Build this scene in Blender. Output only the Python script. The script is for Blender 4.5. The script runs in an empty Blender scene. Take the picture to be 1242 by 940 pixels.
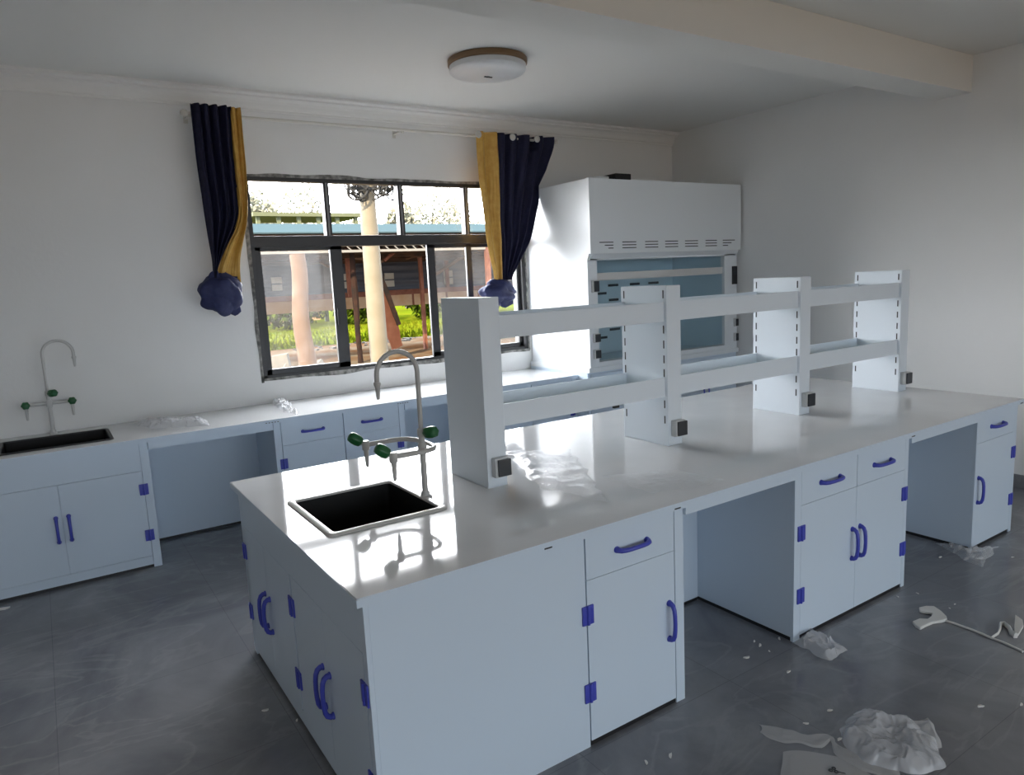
import bpy, bmesh, math, random
from mathutils import Vector, Matrix, Euler, noise
PI = math.pi
S = bpy.context.scene
COL = S.collection

# ------------------------------------------------------------------ camera
CX, CY, CZ = -0.6581, -1.8689, 1.7379
F = 864.157
ROT = Euler((1.4178, 0.0481, -0.5877), 'XYZ')
cam_d = bpy.data.cameras.new('camera'); cam_d.sensor_fit = 'HORIZONTAL'; cam_d.sensor_width = 36
cam_d.lens = F / 1242 * 36; cam_d.clip_start = 0.05; cam_d.clip_end = 400
cam = bpy.data.objects.new('camera', cam_d); COL.objects.link(cam)
cam.location = (CX, CY, CZ); cam.rotation_euler = ROT
S.camera = cam
RM = ROT.to_matrix()
def at(u, v, ax, val):
    """the point of the plane ax = val that photo pixel (u, v) shows"""
    d = RM @ Vector(((u - 621) / F, -(v - 470) / F, -1.0))
    i = 'xyz'.index(ax); t = (val - cam.location[i]) / d[i]
    return cam.location + d * t

# ------------------------------------------------------------------ view, sky, sun
S.view_settings.view_transform = 'Standard'; S.view_settings.look = 'None'
S.view_settings.gamma = 1; S.view_settings.use_curve_mapping = False
S.view_settings.exposure = 2.35
w = bpy.data.worlds.new('sky'); S.world = w; w.use_nodes = True
wn = w.node_tree.nodes; wl = w.node_tree.links
bg = wn['Background']; SKY_DIM, SKY_BRIGHT = .93, 5.9      # the hazy sky is much brighter on the window side
tc = wn.new('ShaderNodeTexCoord'); sx = wn.new('ShaderNodeSeparateXYZ'); wl.new(tc.outputs['Generated'], sx.inputs[0])
mr = wn.new('ShaderNodeMapRange'); mr.interpolation_type = 'SMOOTHSTEP'; mr.inputs[1].default_value = -.35; mr.inputs[2].default_value = .65
mr.inputs[3].default_value = SKY_DIM; mr.inputs[4].default_value = SKY_BRIGHT
wl.new(sx.outputs['Y'], mr.inputs[0])
mz = wn.new('ShaderNodeMapRange'); mz.interpolation_type = 'SMOOTHSTEP'; mz.inputs[1].default_value = .22; mz.inputs[2].default_value = .85; mz.inputs[3].default_value = 1; mz.inputs[4].default_value = .42
wl.new(sx.outputs['Z'], mz.inputs[0]); mq = wn.new('ShaderNodeMath'); mq.operation = 'MULTIPLY'     # haze: brightest low in the sky
wl.new(mr.outputs[0], mq.inputs[0]); wl.new(mz.outputs[0], mq.inputs[1]); wl.new(mq.outputs[0], bg.inputs[1])
mc = wn.new('ShaderNodeMapRange'); mc.inputs[1].default_value = -.35; mc.inputs[2].default_value = .65
mxc = wn.new('ShaderNodeMixRGB'); mxc.inputs[1].default_value = (.80, .90, 1, 1); mxc.inputs[2].default_value = (.95, .97, 1, 1)
wl.new(sx.outputs['Y'], mc.inputs[0]); wl.new(mc.outputs[0], mxc.inputs[0]); wl.new(mxc.outputs[0], bg.inputs[0])
S.cycles.max_bounces = 10; S.cycles.diffuse_bounces = 6; S.cycles.glossy_bounces = 5
S.cycles.transparent_max_bounces = 16; S.cycles.transmission_bounces = 6
S.cycles.caustics_reflective = False; S.cycles.caustics_refractive = False
S.cycles.sample_clamp_indirect = 6
S.cycles.use_denoising = True
S.cycles.denoiser = 'OPENIMAGEDENOISE'
sun_d = bpy.data.lights.new('sun', 'SUN'); sun_d.energy = 3.2; sun_d.color = (1, .83, .58); sun_d.angle = .01
sun = bpy.data.objects.new('sun', sun_d); COL.objects.link(sun); sun.location = (-20, -10, 25)
sun.rotation_euler = Vector((0.62, 0.55, -0.56)).to_track_quat('-Z', 'Y').to_euler()
def portal(name, loc, rot, sx, sy):
    l = bpy.data.lights.new(name, 'AREA'); l.shape = 'RECTANGLE'; l.size = sx; l.size_y = sy; l.cycles.is_portal = True
    o = bpy.data.objects.new(name, l); COL.objects.link(o); o.location = loc; o.rotation_euler = rot
# room measures
WY = 3.836; RWX = 5.31; LWX = -3.4; RWY = -7.0; CH = 3.19; H = 0.85
portal('daylight_portal', (2.03, WY + .2, 1.82), (-PI / 2, 0, 0), 2.6, 1.6)
REAR = [(-2.1, 1.35), (1.6, 5.1)]
for a, b in REAR:
    portal('rear_daylight_portal', ((a + b) / 2, RWY - .1, 1.46), (PI / 2, 0, 0), b - a, 2.7)

# ------------------------------------------------------------------ materials
def mat(name, col, rough=.5, metal=0, spec=.5, **kw):
    m = bpy.data.materials.new(name); m.use_nodes = True
    b = m.node_tree.nodes['Principled BSDF']
    b.inputs['Base Color'].default_value = (*col, 1); b.inputs['Roughness'].default_value = rough
    b.inputs['Metallic'].default_value = metal; b.inputs['Specular IOR Level'].default_value = spec
    for k, v in kw.items(): b.inputs[k.replace('_', ' ')].default_value = v
    return m
def nodes(m): return m.node_tree.nodes, m.node_tree.links, m.node_tree.nodes['Principled BSDF']
def noisy(m, c2, scale=6, detail=6, lo=.35, hi=.65, bump=0, bscale=None, coord='Object'):
    n, l, b = nodes(m)
    tc = n.new('ShaderNodeTexCoord'); nz = n.new('ShaderNodeTexNoise'); nz.inputs['Scale'].default_value = scale; nz.inputs['Detail'].default_value = detail
    l.new(tc.outputs[coord], nz.inputs['Vector'])
    r = n.new('ShaderNodeValToRGB'); r.color_ramp.elements[0].position = lo; r.color_ramp.elements[1].position = hi
    r.color_ramp.elements[0].color = b.inputs['Base Color'].default_value[:]; r.color_ramp.elements[1].color = (*c2, 1)
    l.new(nz.outputs['Fac'], r.inputs[0]); l.new(r.outputs[0], b.inputs['Base Color'])
    if bump:
        nb = n.new('ShaderNodeTexNoise'); nb.inputs['Scale'].default_value = bscale or scale * 4; nb.inputs['Detail'].default_value = 6
        l.new(tc.outputs[coord], nb.inputs['Vector'])
        bp = n.new('ShaderNodeBump'); bp.inputs['Strength'].default_value = bump; bp.inputs['Distance'].default_value = .02
        l.new(nb.outputs['Fac'], bp.inputs['Height']); l.new(bp.outputs[0], b.inputs['Normal'])
    return m
def thin_glass(name, tint=(1, 1, 1), gloss=.9, dust=0.0, dustcol=(.42, .40, .38)):
    m = bpy.data.materials.new(name); m.use_nodes = True; n = m.node_tree.nodes; l = m.node_tree.links
    n.remove(n['Principled BSDF']); out = n['Material Output']
    tr = n.new('ShaderNodeBsdfTransparent'); tr.inputs[0].default_value = (*tint, 1)
    gl = n.new('ShaderNodeBsdfGlossy'); gl.inputs['Roughness'].default_value = .02; gl.inputs[0].default_value = (gloss, gloss, gloss, 1)
    fr = n.new('ShaderNodeFresnel'); fr.inputs[0].default_value = 1.4
    ge = n.new('ShaderNodeNewGeometry'); iv = n.new('ShaderNodeMath'); iv.operation = 'SUBTRACT'; iv.inputs[0].default_value = 1; l.new(ge.outputs['Backfacing'], iv.inputs[1])
    mu = n.new('ShaderNodeMath'); mu.operation = 'MULTIPLY'; l.new(fr.outputs[0], mu.inputs[0]); l.new(iv.outputs[0], mu.inputs[1])
    mx = n.new('ShaderNodeMixShader'); l.new(mu.outputs[0], mx.inputs[0]); l.new(tr.outputs[0], mx.inputs[1]); l.new(gl.outputs[0], mx.inputs[2])
    last = mx
    if dust:
        tc = n.new('ShaderNodeTexCoord'); nz = n.new('ShaderNodeTexNoise'); nz.inputs['Scale'].default_value = 5; nz.inputs['Detail'].default_value = 8
        l.new(tc.outputs['Object'], nz.inputs['Vector'])
        mr = n.new('ShaderNodeMapRange'); mr.inputs[1].default_value = .3; mr.inputs[2].default_value = .7; mr.inputs[3].default_value = dust * .6; mr.inputs[4].default_value = dust * 1.4
        l.new(nz.outputs['Fac'], mr.inputs[0])
        df = n.new('ShaderNodeBsdfDiffuse'); df.inputs[0].default_value = (*dustcol, 1)
        tl = n.new('ShaderNodeBsdfTranslucent'); tl.inputs[0].default_value = (*dustcol, 1)
        ad = n.new('ShaderNodeMixShader'); ad.inputs[0].default_value = .6
        l.new(df.outputs[0], ad.inputs[1]); l.new(tl.outputs[0], ad.inputs[2])
        m2 = n.new('ShaderNodeMixShader'); l.new(mr.outputs[0], m2.inputs[0]); l.new(last.outputs[0], m2.inputs[1]); l.new(ad.outputs[0], m2.inputs[2])
        last = m2
    l.new(last.outputs[0], out.inputs[0])
    return m
def film(name, opac=.35, col=(.85, .86, .88), rough=.12):
    """crumpled see-through plastic: part clear, part milky with gloss"""
    m = bpy.data.materials.new(name); m.use_nodes = True; n = m.node_tree.nodes; l = m.node_tree.links
    b = n['Principled BSDF']; b.inputs['Base Color'].default_value = (*col, 1); b.inputs['Roughness'].default_value = rough
    b.inputs['Specular IOR Level'].default_value = .8
    tr = n.new('ShaderNodeBsdfTransparent'); mx = n.new('ShaderNodeMixShader'); mx.inputs[0].default_value = opac
    l.new(tr.outputs[0], mx.inputs[1]); l.new(b.outputs[0], mx.inputs[2]); l.new(mx.outputs[0], n['Material Output'].inputs[0])
    return m
M = {}
M['wall'] = noisy(mat('wall_plaster', (.76, .76, .75), .75, spec=.25), (.79, .79, .78), 1.3, 3, .3, .7, bump=.06, bscale=40)
M['ceiling'] = mat('ceiling_paint', (.74, .735, .71), .8, spec=.2)
M['cornice'] = mat('cornice_plaster', (.81, .81, .79), .7, spec=.25)
M['pp'] = mat('white_polypropylene', (.575, .66, .755), .38, spec=.4)
M['ppin'] = M['pp']
M['rack'] = mat('rack_polypropylene', (.68, .735, .79), .42, spec=.35)
M['top'] = noisy(mat('ceramic_worktop', (.60, .61, .62), .06, spec=.6), (.64, .65, .66), 2.5, 4)
M['blue'] = mat('blue_plastic', (.055, .068, .42), .35)
M['black'] = mat('black_plastic', (.012, .012, .014), .45)
M['dark'] = mat('dark_slot', (.03, .032, .036), .6)
M['sock'] = mat('socket_grey', (.022, .026, .032), .35)
M['sockw'] = mat('socket_white', (.55, .56, .56), .4)
M['sink'] = mat('black_sink', (.006, .006, .006), .5, spec=.25)
M['rim'] = mat('pale_sink_rim', (.55, .53, .50), .35)
M['faucet'] = mat('faucet_grey', (.42, .41, .39), .35, spec=.5)
M['faucetw'] = mat('faucet_white', (.55, .55, .54), .35, spec=.5)
M['green'] = mat('green_knob', (.012, .10, .030), .35)
M['frame'] = mat('window_frame_black', (.022, .022, .024), .4)
M['framegrey'] = mat('window_frame_grey', (.20, .20, .20), .4)
M['raw'] = noisy(mat('raw_plaster_edge', (.10, .10, .095), .9, spec=.1), (.36, .35, .33), 22, 6)
M['glass'] = thin_glass('window_glass')
M['dusty'] = thin_glass('dusty_glass', dust=.045)
M['dusty2'] = thin_glass('slightly_dusty_glass', dust=.04)
M['shelfglass'] = thin_glass('shelf_glass', (.93, .97, .97))
M['hoodglass'] = thin_glass('hood_glass', (.86, .93, .96))
M['hood'] = mat('hood_white', (.70, .73, .75), .30, spec=.5)
M['hoodin'] = mat('hood_lining', (.70, .745, .77), .4, spec=.4)
M['alu'] = mat('aluminium_rail', (.55, .54, .52), .35, spec=.5)
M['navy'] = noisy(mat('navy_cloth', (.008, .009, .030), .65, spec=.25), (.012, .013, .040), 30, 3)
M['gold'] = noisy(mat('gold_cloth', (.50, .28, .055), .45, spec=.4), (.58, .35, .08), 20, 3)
M['knot'] = noisy(mat('navy_cloth_lit', (.016, .022, .080), .55, spec=.35), (.024, .03, .10), 30, 3)  # brighter copy of the navy: light on the knots put into the colour
M['rod'] = mat('curtain_rod_white', (.62, .60, .55), .4)
M['chrome'] = mat('grommet_silver', (.62, .62, .60), .3, .6)
M['lampwood'] = mat('lamp_base_brown', (.20, .115, .05), .45)
M['lampwhite'] = mat('lamp_diffuser', (.66, .67, .68), .3)
M['film'] = film('clear_plastic', .30)
M['film2'] = film('milky_plastic', .42, (.80, .81, .84), .22)
M['paper'] = film('thin_foam_sheet', .55, (.62, .62, .62), .5)
M['foam'] = mat('white_foam', (.66, .65, .62), .7)

# floor: dark polished marble tiles
m = mat('floor_marble', (.06, .064, .072), .10, spec=.5); M['floor'] = m
n, l, b = nodes(m)
tc = n.new('ShaderNodeTexCoord')
n1 = n.new('ShaderNodeTexNoise'); n1.inputs['Scale'].default_value = 1.1; n1.inputs['Detail'].default_value = 9; n1.inputs['Roughness'].default_value = .62; n1.inputs['Distortion'].default_value = .8
l.new(tc.outputs['Object'], n1.inputs['Vector'])
cr = n.new('ShaderNodeValToRGB'); cr.color_ramp.elements[0].position = .30; cr.color_ramp.elements[1].position = .72
cr.color_ramp.elements[0].color = (.12, .125, .142, 1); cr.color_ramp.elements[1].color = (.27, .275, .29, 1)
l.new(n1.outputs['Fac'], cr.inputs[0])
n2 = n.new('ShaderNodeTexNoise'); n2.inputs['Scale'].default_value = .9; n2.inputs['Detail'].default_value = 7; n2.inputs['Distortion'].default_value = 2.2
mp = n.new('ShaderNodeMapping'); mp.inputs['Rotation'].default_value = (0, 0, .7); mp.inputs['Scale'].default_value = (1, 2.2, 1)
l.new(tc.outputs['Object'], mp.inputs[0]); l.new(mp.outputs[0], n2.inputs['Vector'])
v = n.new('ShaderNodeValToRGB'); e = v.color_ramp.elements
e[0].position = .47; e[0].color = (0, 0, 0, 1); e[1].position = .50; e[1].color = (1, 1, 1, 1); x = e.new(.53); x.color = (0, 0, 0, 1)
l.new(n2.outputs['Fac'], v.inputs[0])
mx = n.new('ShaderNodeMixRGB'); mx.inputs[2].default_value = (.38, .38, .38, 1)
ms = n.new('ShaderNodeMath'); ms.operation = 'MULTIPLY'; ms.inputs[1].default_value = .19
l.new(v.outputs[0], ms.inputs[0]); l.new(ms.outputs[0], mx.inputs[0]); l.new(cr.outputs[0], mx.inputs[1])
bk = n.new('ShaderNodeTexBrick'); bk.offset = 0; bk.inputs['Scale'].default_value = 1; bk.inputs['Brick Width'].default_value = .8; bk.inputs['Row Height'].default_value = .8
bk.inputs['Mortar Size'].default_value = .0015; bk.inputs['Color1'].default_value = (1, 1, 1, 1); bk.inputs['Color2'].default_value = (.95, .95, .95, 1); bk.inputs['Mortar'].default_value = (.72, .72, .72, 1)
l.new(tc.outputs['Object'], bk.inputs['Vector'])
mm = n.new('ShaderNodeMixRGB'); mm.blend_type = 'MULTIPLY'; mm.inputs[0].default_value = 1
l.new(mx.outputs[0], mm.inputs[1]); l.new(bk.outputs[0], mm.inputs[2]); l.new(mm.outputs[0], b.inputs['Base Color'])
rr = n.new('ShaderNodeMapRange'); rr.inputs[3].default_value = .10; rr.inputs[4].default_value = .24
l.new(n1.outputs['Fac'], rr.inputs[0]); l.new(rr.outputs[0], b.inputs['Roughness'])
# outdoors
M['earth'] = noisy(mat('dry_earth', (0.085, 0.044, 0.022), .95, spec=0), (0.115, 0.095, 0.07), .9, 8, .35, .62, bump=.5, bscale=3)
M['grass'] = noisy(mat('sunlit_grass', (0.05, 0.075, 0.003), .9, spec=0), (0.085, 0.092, 0.006), .8, 5)
M['hedge'] = noisy(mat('green_bush', (0.018, 0.040, 0.003), .9, spec=0), (0.055, 0.072, 0.008), 1.2, 5)
M['pale'] = noisy(mat('hazed_foliage', (0.18, 0.185, 0.14), .9, spec=0), (0.24, 0.23, 0.19), 1.2, 5)  # haze over the far trees is put into the paler leaf colour
M['bark'] = noisy(mat('pale_bark', (0.07, 0.06, 0.05), .9, spec=0), (0.09, 0.08, 0.065), 3, 5)
M['pole'] = noisy(mat('cream_pole', (0.136, 0.115, 0.081), .7, spec=.2), (0.155, 0.133, 0.099), 2, 5)
M['wire'] = mat('grey_wire', (0.03, 0.03, 0.03), .7, spec=.1)
M['navywall'] = mat('dark_sheet_wall', (0.028, 0.032, 0.043), .6)
n, l, b = nodes(M['navywall']); tc = n.new('ShaderNodeTexCoord'); wv = n.new('ShaderNodeTexWave'); wv.bands_direction = 'Z'; wv.inputs['Scale'].default_value = 1.3
bp = n.new('ShaderNodeBump'); bp.inputs['Strength'].default_value = .6; bp.inputs['Distance'].default_value = .05
l.new(tc.outputs['Object'], wv.inputs['Vector']); l.new(wv.outputs['Fac'], bp.inputs['Height']); l.new(bp.outputs[0], b.inputs['Normal'])
M['shedwin'] = mat('translucent_window_sheet', (0.248, 0.229, 0.186), .5)
M['band'] = noisy(mat('tan_band', (0.30, 0.185, 0.10), .85, spec=.1), (0.36, 0.26, 0.17), 2, 6)
M['rust'] = noisy(mat('rusty_steel', (0.099, 0.034, 0.019), .8, spec=.2), (0.161, 0.062, 0.037), 4, 6)
M['charred'] = noisy(mat('charred_wood', (.012, .009, .008), .9, spec=.1), (0.028, 0.014, 0.010), 5, 6)
M['plank'] = noisy(mat('red_brown_plank', (0.081, 0.028, 0.015), .75, spec=.2), (0.105, 0.043, 0.025), 3, 6)
M['whitesteel'] = mat('white_lattice', (0.174, 0.167, 0.155), .6)
M['blueroof'] = mat('blue_roof_sheet', (0.040, 0.062, 0.072), .9, spec=0)
M['underroof'] = noisy(mat('dark_roof_underside', (.018, .014, .012), .9, spec=.1), (0.062, 0.034, 0.019), 3, 8)
M['limeroof'] = mat('pale_green_roof', (0.12, 0.13, 0.085), .9, spec=0)
M['stone'] = noisy(mat('grey_rubble', (0.105, 0.099, 0.093), .9, spec=.1), (0.155, 0.143, 0.124), 5, 6)
M['wood'] = noisy(mat('weathered_wood', (0.087, 0.050, 0.031), .85, spec=.1), (0.118, 0.077, 0.053), 4, 6)

# ------------------------------------------------------------------ mesh helpers
class MB:
    def __init__(s): s.bm = bmesh.new()
    def seal(s, i):
        for f in s.bm.faces:
            if not f.tag: f.material_index = i; f.tag = True
        return s
    def box(s, x0, x1, y0, y1, z0, z1, bev=0, rot=None, seg=2):
        r = bmesh.ops.create_cube(s.bm, size=1); vs = r['verts']
        c = Vector(((x0 + x1) / 2, (y0 + y1) / 2, (z0 + z1) / 2))
        for v in vs: v.co = Vector((v.co.x * (x1 - x0), v.co.y * (y1 - y0), v.co.z * (z1 - z0)))
        if bev:
            es = list({e for v in vs for e in v.link_edges})
            rb = bmesh.ops.bevel(s.bm, geom=es, offset=bev, segments=seg, affect='EDGES', profile=.7)
            vs = list({v for f in rb['faces'] for v in f.verts} | {v for v in vs if v.is_valid})
        for v in vs:
            if rot is not None: v.co = rot @ v.co
            v.co += c
        return s
    def tube(s, pts, r, seg=12, cap=True, closed=False, flat=1.0, up=None):
        pts = [Vector(p) for p in pts]; nn = len(pts)
        rs = r if isinstance(r, (list, tuple)) else [r] * nn
        rings = []; prev = None
        for i, p in enumerate(pts):
            a = pts[(i - 1) % nn] if (closed or i > 0) else p; c = pts[(i + 1) % nn] if (closed or i < nn - 1) else p
            t = (c - a).normalized()
            if prev is None:
                u = Vector(up) if up else (Vector((0, 0, 1)) if abs(t.z) < .9 else Vector((1, 0, 0)))
            else: u = prev
            u = (u - t * u.dot(t)).normalized(); prev = u; q = t.cross(u)
            rings.append([s.bm.verts.new(p + (u * math.cos(2 * PI * k / seg) + q * math.sin(2 * PI * k / seg) * flat) * rs[i]) for k in range(seg)])
        m = nn if closed else nn - 1
        for i in range(m):
            A, B = rings[i], rings[(i + 1) % nn]
            for k in range(seg): s.bm.faces.new((A[k], A[(k + 1) % seg], B[(k + 1) % seg], B[k]))
        if cap and not closed:
            s.bm.faces.new(list(reversed(rings[0]))); s.bm.faces.new(rings[-1])
        return s
    def lathe(s, prof, c=(0, 0, 0), seg=32, axis='z'):
        rings = []
        for r, z in prof:
            if r < 1e-6: rings.append([s.bm.verts.new((0, 0, z))])
            else: rings.append([s.bm.verts.new((r * math.cos(2 * PI * k / seg), r * math.sin(2 * PI * k / seg), z)) for k in range(seg)])
        for A, B in zip(rings, rings[1:]):
            for k in range(seg):
                k2 = (k + 1) % seg
                q = [A[k % len(A)], A[k2 % len(A)], B[k2 % len(B)], B[k % len(B)]]
                q = [x for i, x in enumerate(q) if x not in q[:i]]
                if len(q) > 2: s.bm.faces.new(q)
        R = Matrix.Identity(3) if axis == 'z' else (Euler((0, PI / 2, 0)).to_matrix() if axis == 'x' else (Euler((PI / 2, 0, 0)).to_matrix() if axis == 'y' else axis))
        for ring in rings:
            for v in ring: v.co = R @ v.co + Vector(c)
        return s
    def prism(s, poly, axis, a0, a1):
        """poly: 2-D outline; extruded along axis from a0 to a1"""
        def P(p, a):
            return {'x': (a, p[0], p[1]), 'y': (p[0], a, p[1]), 'z': (p[0], p[1], a)}[axis]
        A = [s.bm.verts.new(P(p, a0)) for p in poly]; B = [s.bm.verts.new(P(p, a1)) for p in poly]
        k = len(poly)
        for i in range(k): s.bm.faces.new((A[i], A[(i + 1) % k], B[(i + 1) % k], B[i]))
        s.bm.faces.new(list(reversed(A))); s.bm.faces.new(B)
        return s
    def grid(s, fn, nu, nv, closed_u=False):
        V = [[s.bm.verts.new(fn(i / (nu if closed_u else nu - 1), j / (nv - 1))) for i in range(nu)] for j in range(nv)]
        for j in range(nv - 1):
            for i in range(nu if closed_u else nu - 1):
                i2 = (i + 1) % nu
                s.bm.faces.new((V[j][i], V[j][i2], V[j + 1][i2], V[j + 1][i]))
        return s
    def build(s, name, material, parent=None, origin=(0, 0, 0), smooth=None, loc=None):
        bmesh.ops.recalc_face_normals(s.bm, faces=s.bm.faces[:])
        o3 = Vector(origin)
        for v in s.bm.verts: v.co -= o3
        me = bpy.data.meshes.new(name); s.bm.to_mesh(me); s.bm.free()
        for mt_ in (material if isinstance(material, (list, tuple)) else [material]): me.materials.append(mt_)
        if smooth is not None:
            for p in me.polygons: p.use_smooth = True
            if smooth > 0:
                try: me.set_sharp_from_angle(angle=math.radians(smooth))
                except Exception: pass
        o = bpy.data.objects.new(name, me); COL.objects.link(o)
        if parent is not None: o.parent = parent
        if loc is not None: o.location = loc
        return o
def tag(o, label=None, cat=None, group=None, kind=None):
    if label: o['label'] = label
    if cat: o['category'] = cat
    if group: o['group'] = group
    if kind: o['kind'] = kind
    return o
def thing(name, loc, label, cat, group=None):
    o = bpy.data.objects.new(name, None); COL.objects.link(o); o.location = loc; o.empty_display_size = .1
    return tag(o, label, cat, group)
def struct(mb, name, material, smooth=None, parent=None):
    o = mb.build(name, material, parent, smooth=smooth)
    if parent is None: o['kind'] = 'structure'
    return o
def clone(src, parent, loc, rot=None, name=None):
    c = src.copy(); COL.objects.link(c); c.parent = parent; c.location = loc
    if rot is not None: c.rotation_euler = rot
    return c

# ------------------------------------------------------------------ room shell
T = .24
struct(MB().box(LWX - T, RWX + T, RWY - T, WY + T, -.20, 0), 'floor', M['floor'])
struct(MB().box(LWX - T, RWX + T, RWY - T, WY + T, CH, CH + .2), 'ceiling', M['ceiling'])
struct(MB().box(RWX, RWX + T, RWY - T, WY + T, 0, CH), 'wall_right', M['wall'])
struct(MB().box(LWX - T, LWX, RWY - T, WY + T, 0, CH), 'wall_left', M['wall'])
WX0, WX1, WZ0, WZ1 = .75, 3.31, 1.036, 2.60
wb = MB()
wb.box(LWX, WX0, WY, WY + T, 0, CH); wb.box(WX1, RWX, WY, WY + T, 0, CH)
wb.box(WX0, WX1, WY, WY + T, 0, WZ0); wb.box(WX0, WX1, WY, WY + T, WZ1, CH)
struct(wb, 'wall_back', M['wall'])
rb = MB(); RZ0, RZ1 = .12, 2.8
xs = [LWX] + [q for ab in REAR for q in ab] + [RWX]
for a, b in zip(xs[::2], xs[1::2]): rb.box(a, b, RWY - T, RWY, 0, CH)
for a, b in REAR: rb.box(a, b, RWY - T, RWY, 0, RZ0); rb.box(a, b, RWY - T, RWY, RZ1, CH)
struct(rb, 'wall_front', M['wall'])
for i, (a, b) in enumerate(REAR):
    f = MB(); y0, y1 = RWY - .15, RWY - .09
    f.box(a, a + .05, y0, y1, RZ0, RZ1); f.box(b - .05, b, y0, y1, RZ0, RZ1); f.box(a, b, y0, y1, RZ0, RZ0 + .05); f.box(a, b, y0, y1, RZ1 - .05, RZ1)
    f.box((a + b) / 2 - .025, (a + b) / 2 + .025, y0, y1, RZ0, RZ1)
    struct(f, 'window_%d' % (i + 2), M['frame'])
struct(MB().box(LWX, RWX, .83, 1.09, 2.93, CH, .004), 'trim_2', M['ceiling'])['label'] = 'plastered ceiling beam'
# cornice: moulded profile along the window wall
prof = [(WY, 3.065), (WY - .012, 3.065), (WY - .012, 3.08), (WY - .022, 3.085), (WY - .028, 3.10), (WY - .034, 3.118), (WY - .046, 3.135), (WY - .064, 3.146), (WY - .082, 3.150), (WY - .082, 3.162), (WY - .10, 3.168), (WY - .115, 3.172), (WY - .115, CH), (WY, CH)]
struct(MB().prism(prof, 'x', LWX, RWX), 'trim_1', M['cornice'])
struct(MB().box(RWX - .012, RWX, RWY, WY, 0, .10, .002), 'baseboard_right', M['floor'])

# ------------------------------------------------------------------ window
def window():
    y0, y1 = WY + .002, WY + .075
    f = MB()
    f.box(WX0, WX0 + .045, y0, y1, WZ0, WZ1, .004); f.box(WX1 - .05, WX1, y0, y1, WZ0, WZ1, .004)
    f.box(WX0, WX1, y0, y1, WZ1 - .04, WZ1, .004); f.box(WX0, WX1, y0, y1, WZ0, WZ0 + .035, .004)
    f.box(WX0, WX1, y0 - .006, y1, 2.06, 2.145, .004)
    root = f.build('window_1', M['frame']); root['kind'] = 'structure'
    for x in (1.395, 2.045, 2.69):
        MB().box(x - .024, x + .024, y0 + .002, y1, 2.145, WZ1 - .04, .004).build('mullion', M['frame'], root)
        MB().box(x - .007, x + .007, y0 - .003, y0 + .01, 2.145, WZ1 - .04, .001).build('glazing_bead', M['framegrey'], root)
    xs = [WX0 + .045, 1.371, 1.419, 2.021, 2.069, 2.666, 2.714, WX1 - .05]
    for a, b in zip(xs[::2], xs[1::2]):
        MB().box(a, b, y0 + .03, y0 + .036, 2.145, WZ1 - .04).build('pane', M['glass'], root)
    def sash(x0, x1, ya, wl, wr, gm):
        s = MB(); za, zb = WZ0 + .03, 2.062
        s.box(x0, x0 + wl, ya, ya + .028, za, zb, .003); s.box(x1 - wr, x1, ya, ya + .028, za, zb, .003)
        s.box(x0, x1, ya, ya + .028, za, za + .048, .003); s.box(x0, x1, ya, ya + .028, zb - .03, zb, .003)
        o = s.build('sash', M['frame'], root)
        MB().box(x0 + wl, x1 - wr, ya + .011, ya + .017, za + .048, zb - .03).build('pane', gm, o)
        return o
    s1 = sash(WX0 + .035, 1.485, y0 + .006, .05, .10, M['dusty'])
    MB().box(1.40, 1.416, y0 - .012, y0 + .01, 1.42, 1.56, .004).build('latch', M['black'], s1)
    sash(2.265, 2.705, y0 + .006, .075, .045, M['dusty2'])
    sash(2.70, 3.275, y0 + .038, .035, .05, M['dusty2'])
    # ragged unplastered edge round the frame
    random.seed(4)
    e = MB()
    def strip(p0, p1, nrm, wmin, wmax, n=46):
        p0 = Vector(p0); p1 = Vector(p1); nv = Vector(nrm)
        A = []; B = []
        for i in range(n + 1):
            t = i / n; p = p0.lerp(p1, t); k = wmin + (wmax - wmin) * max(0, noise.noise((t * 9 + p0.z * 7, p0.x * 3, 1.7)) * .9 + .35)
            A.append(e.bm.verts.new(p - nv * .012)); B.append(e.bm.verts.new(p + nv * k))
        for i in range(n): e.bm.faces.new((A[i], A[i + 1], B[i + 1], B[i]))
    yy = WY - .0035
    strip((WX0, yy, WZ0), (WX1, yy, WZ0), (0, 0, -1), .004, .032)
    strip((WX0, yy, WZ1), (WX1, yy, WZ1), (0, 0, 1), .004, .026)
    strip((WX0, yy, WZ0 - .02), (WX0, yy, WZ1), (-1, 0, 0), .006, .022)
    strip((WX1, yy, WZ0), (WX1, yy, WZ1), (1, 0, 0), .003, .012)
    o = e.build('plaster_edge', M['raw'], root)
    sm = o.modifiers.new('thick', 'SOLIDIFY'); sm.thickness = .003; sm.offset = 0
window()

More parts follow.
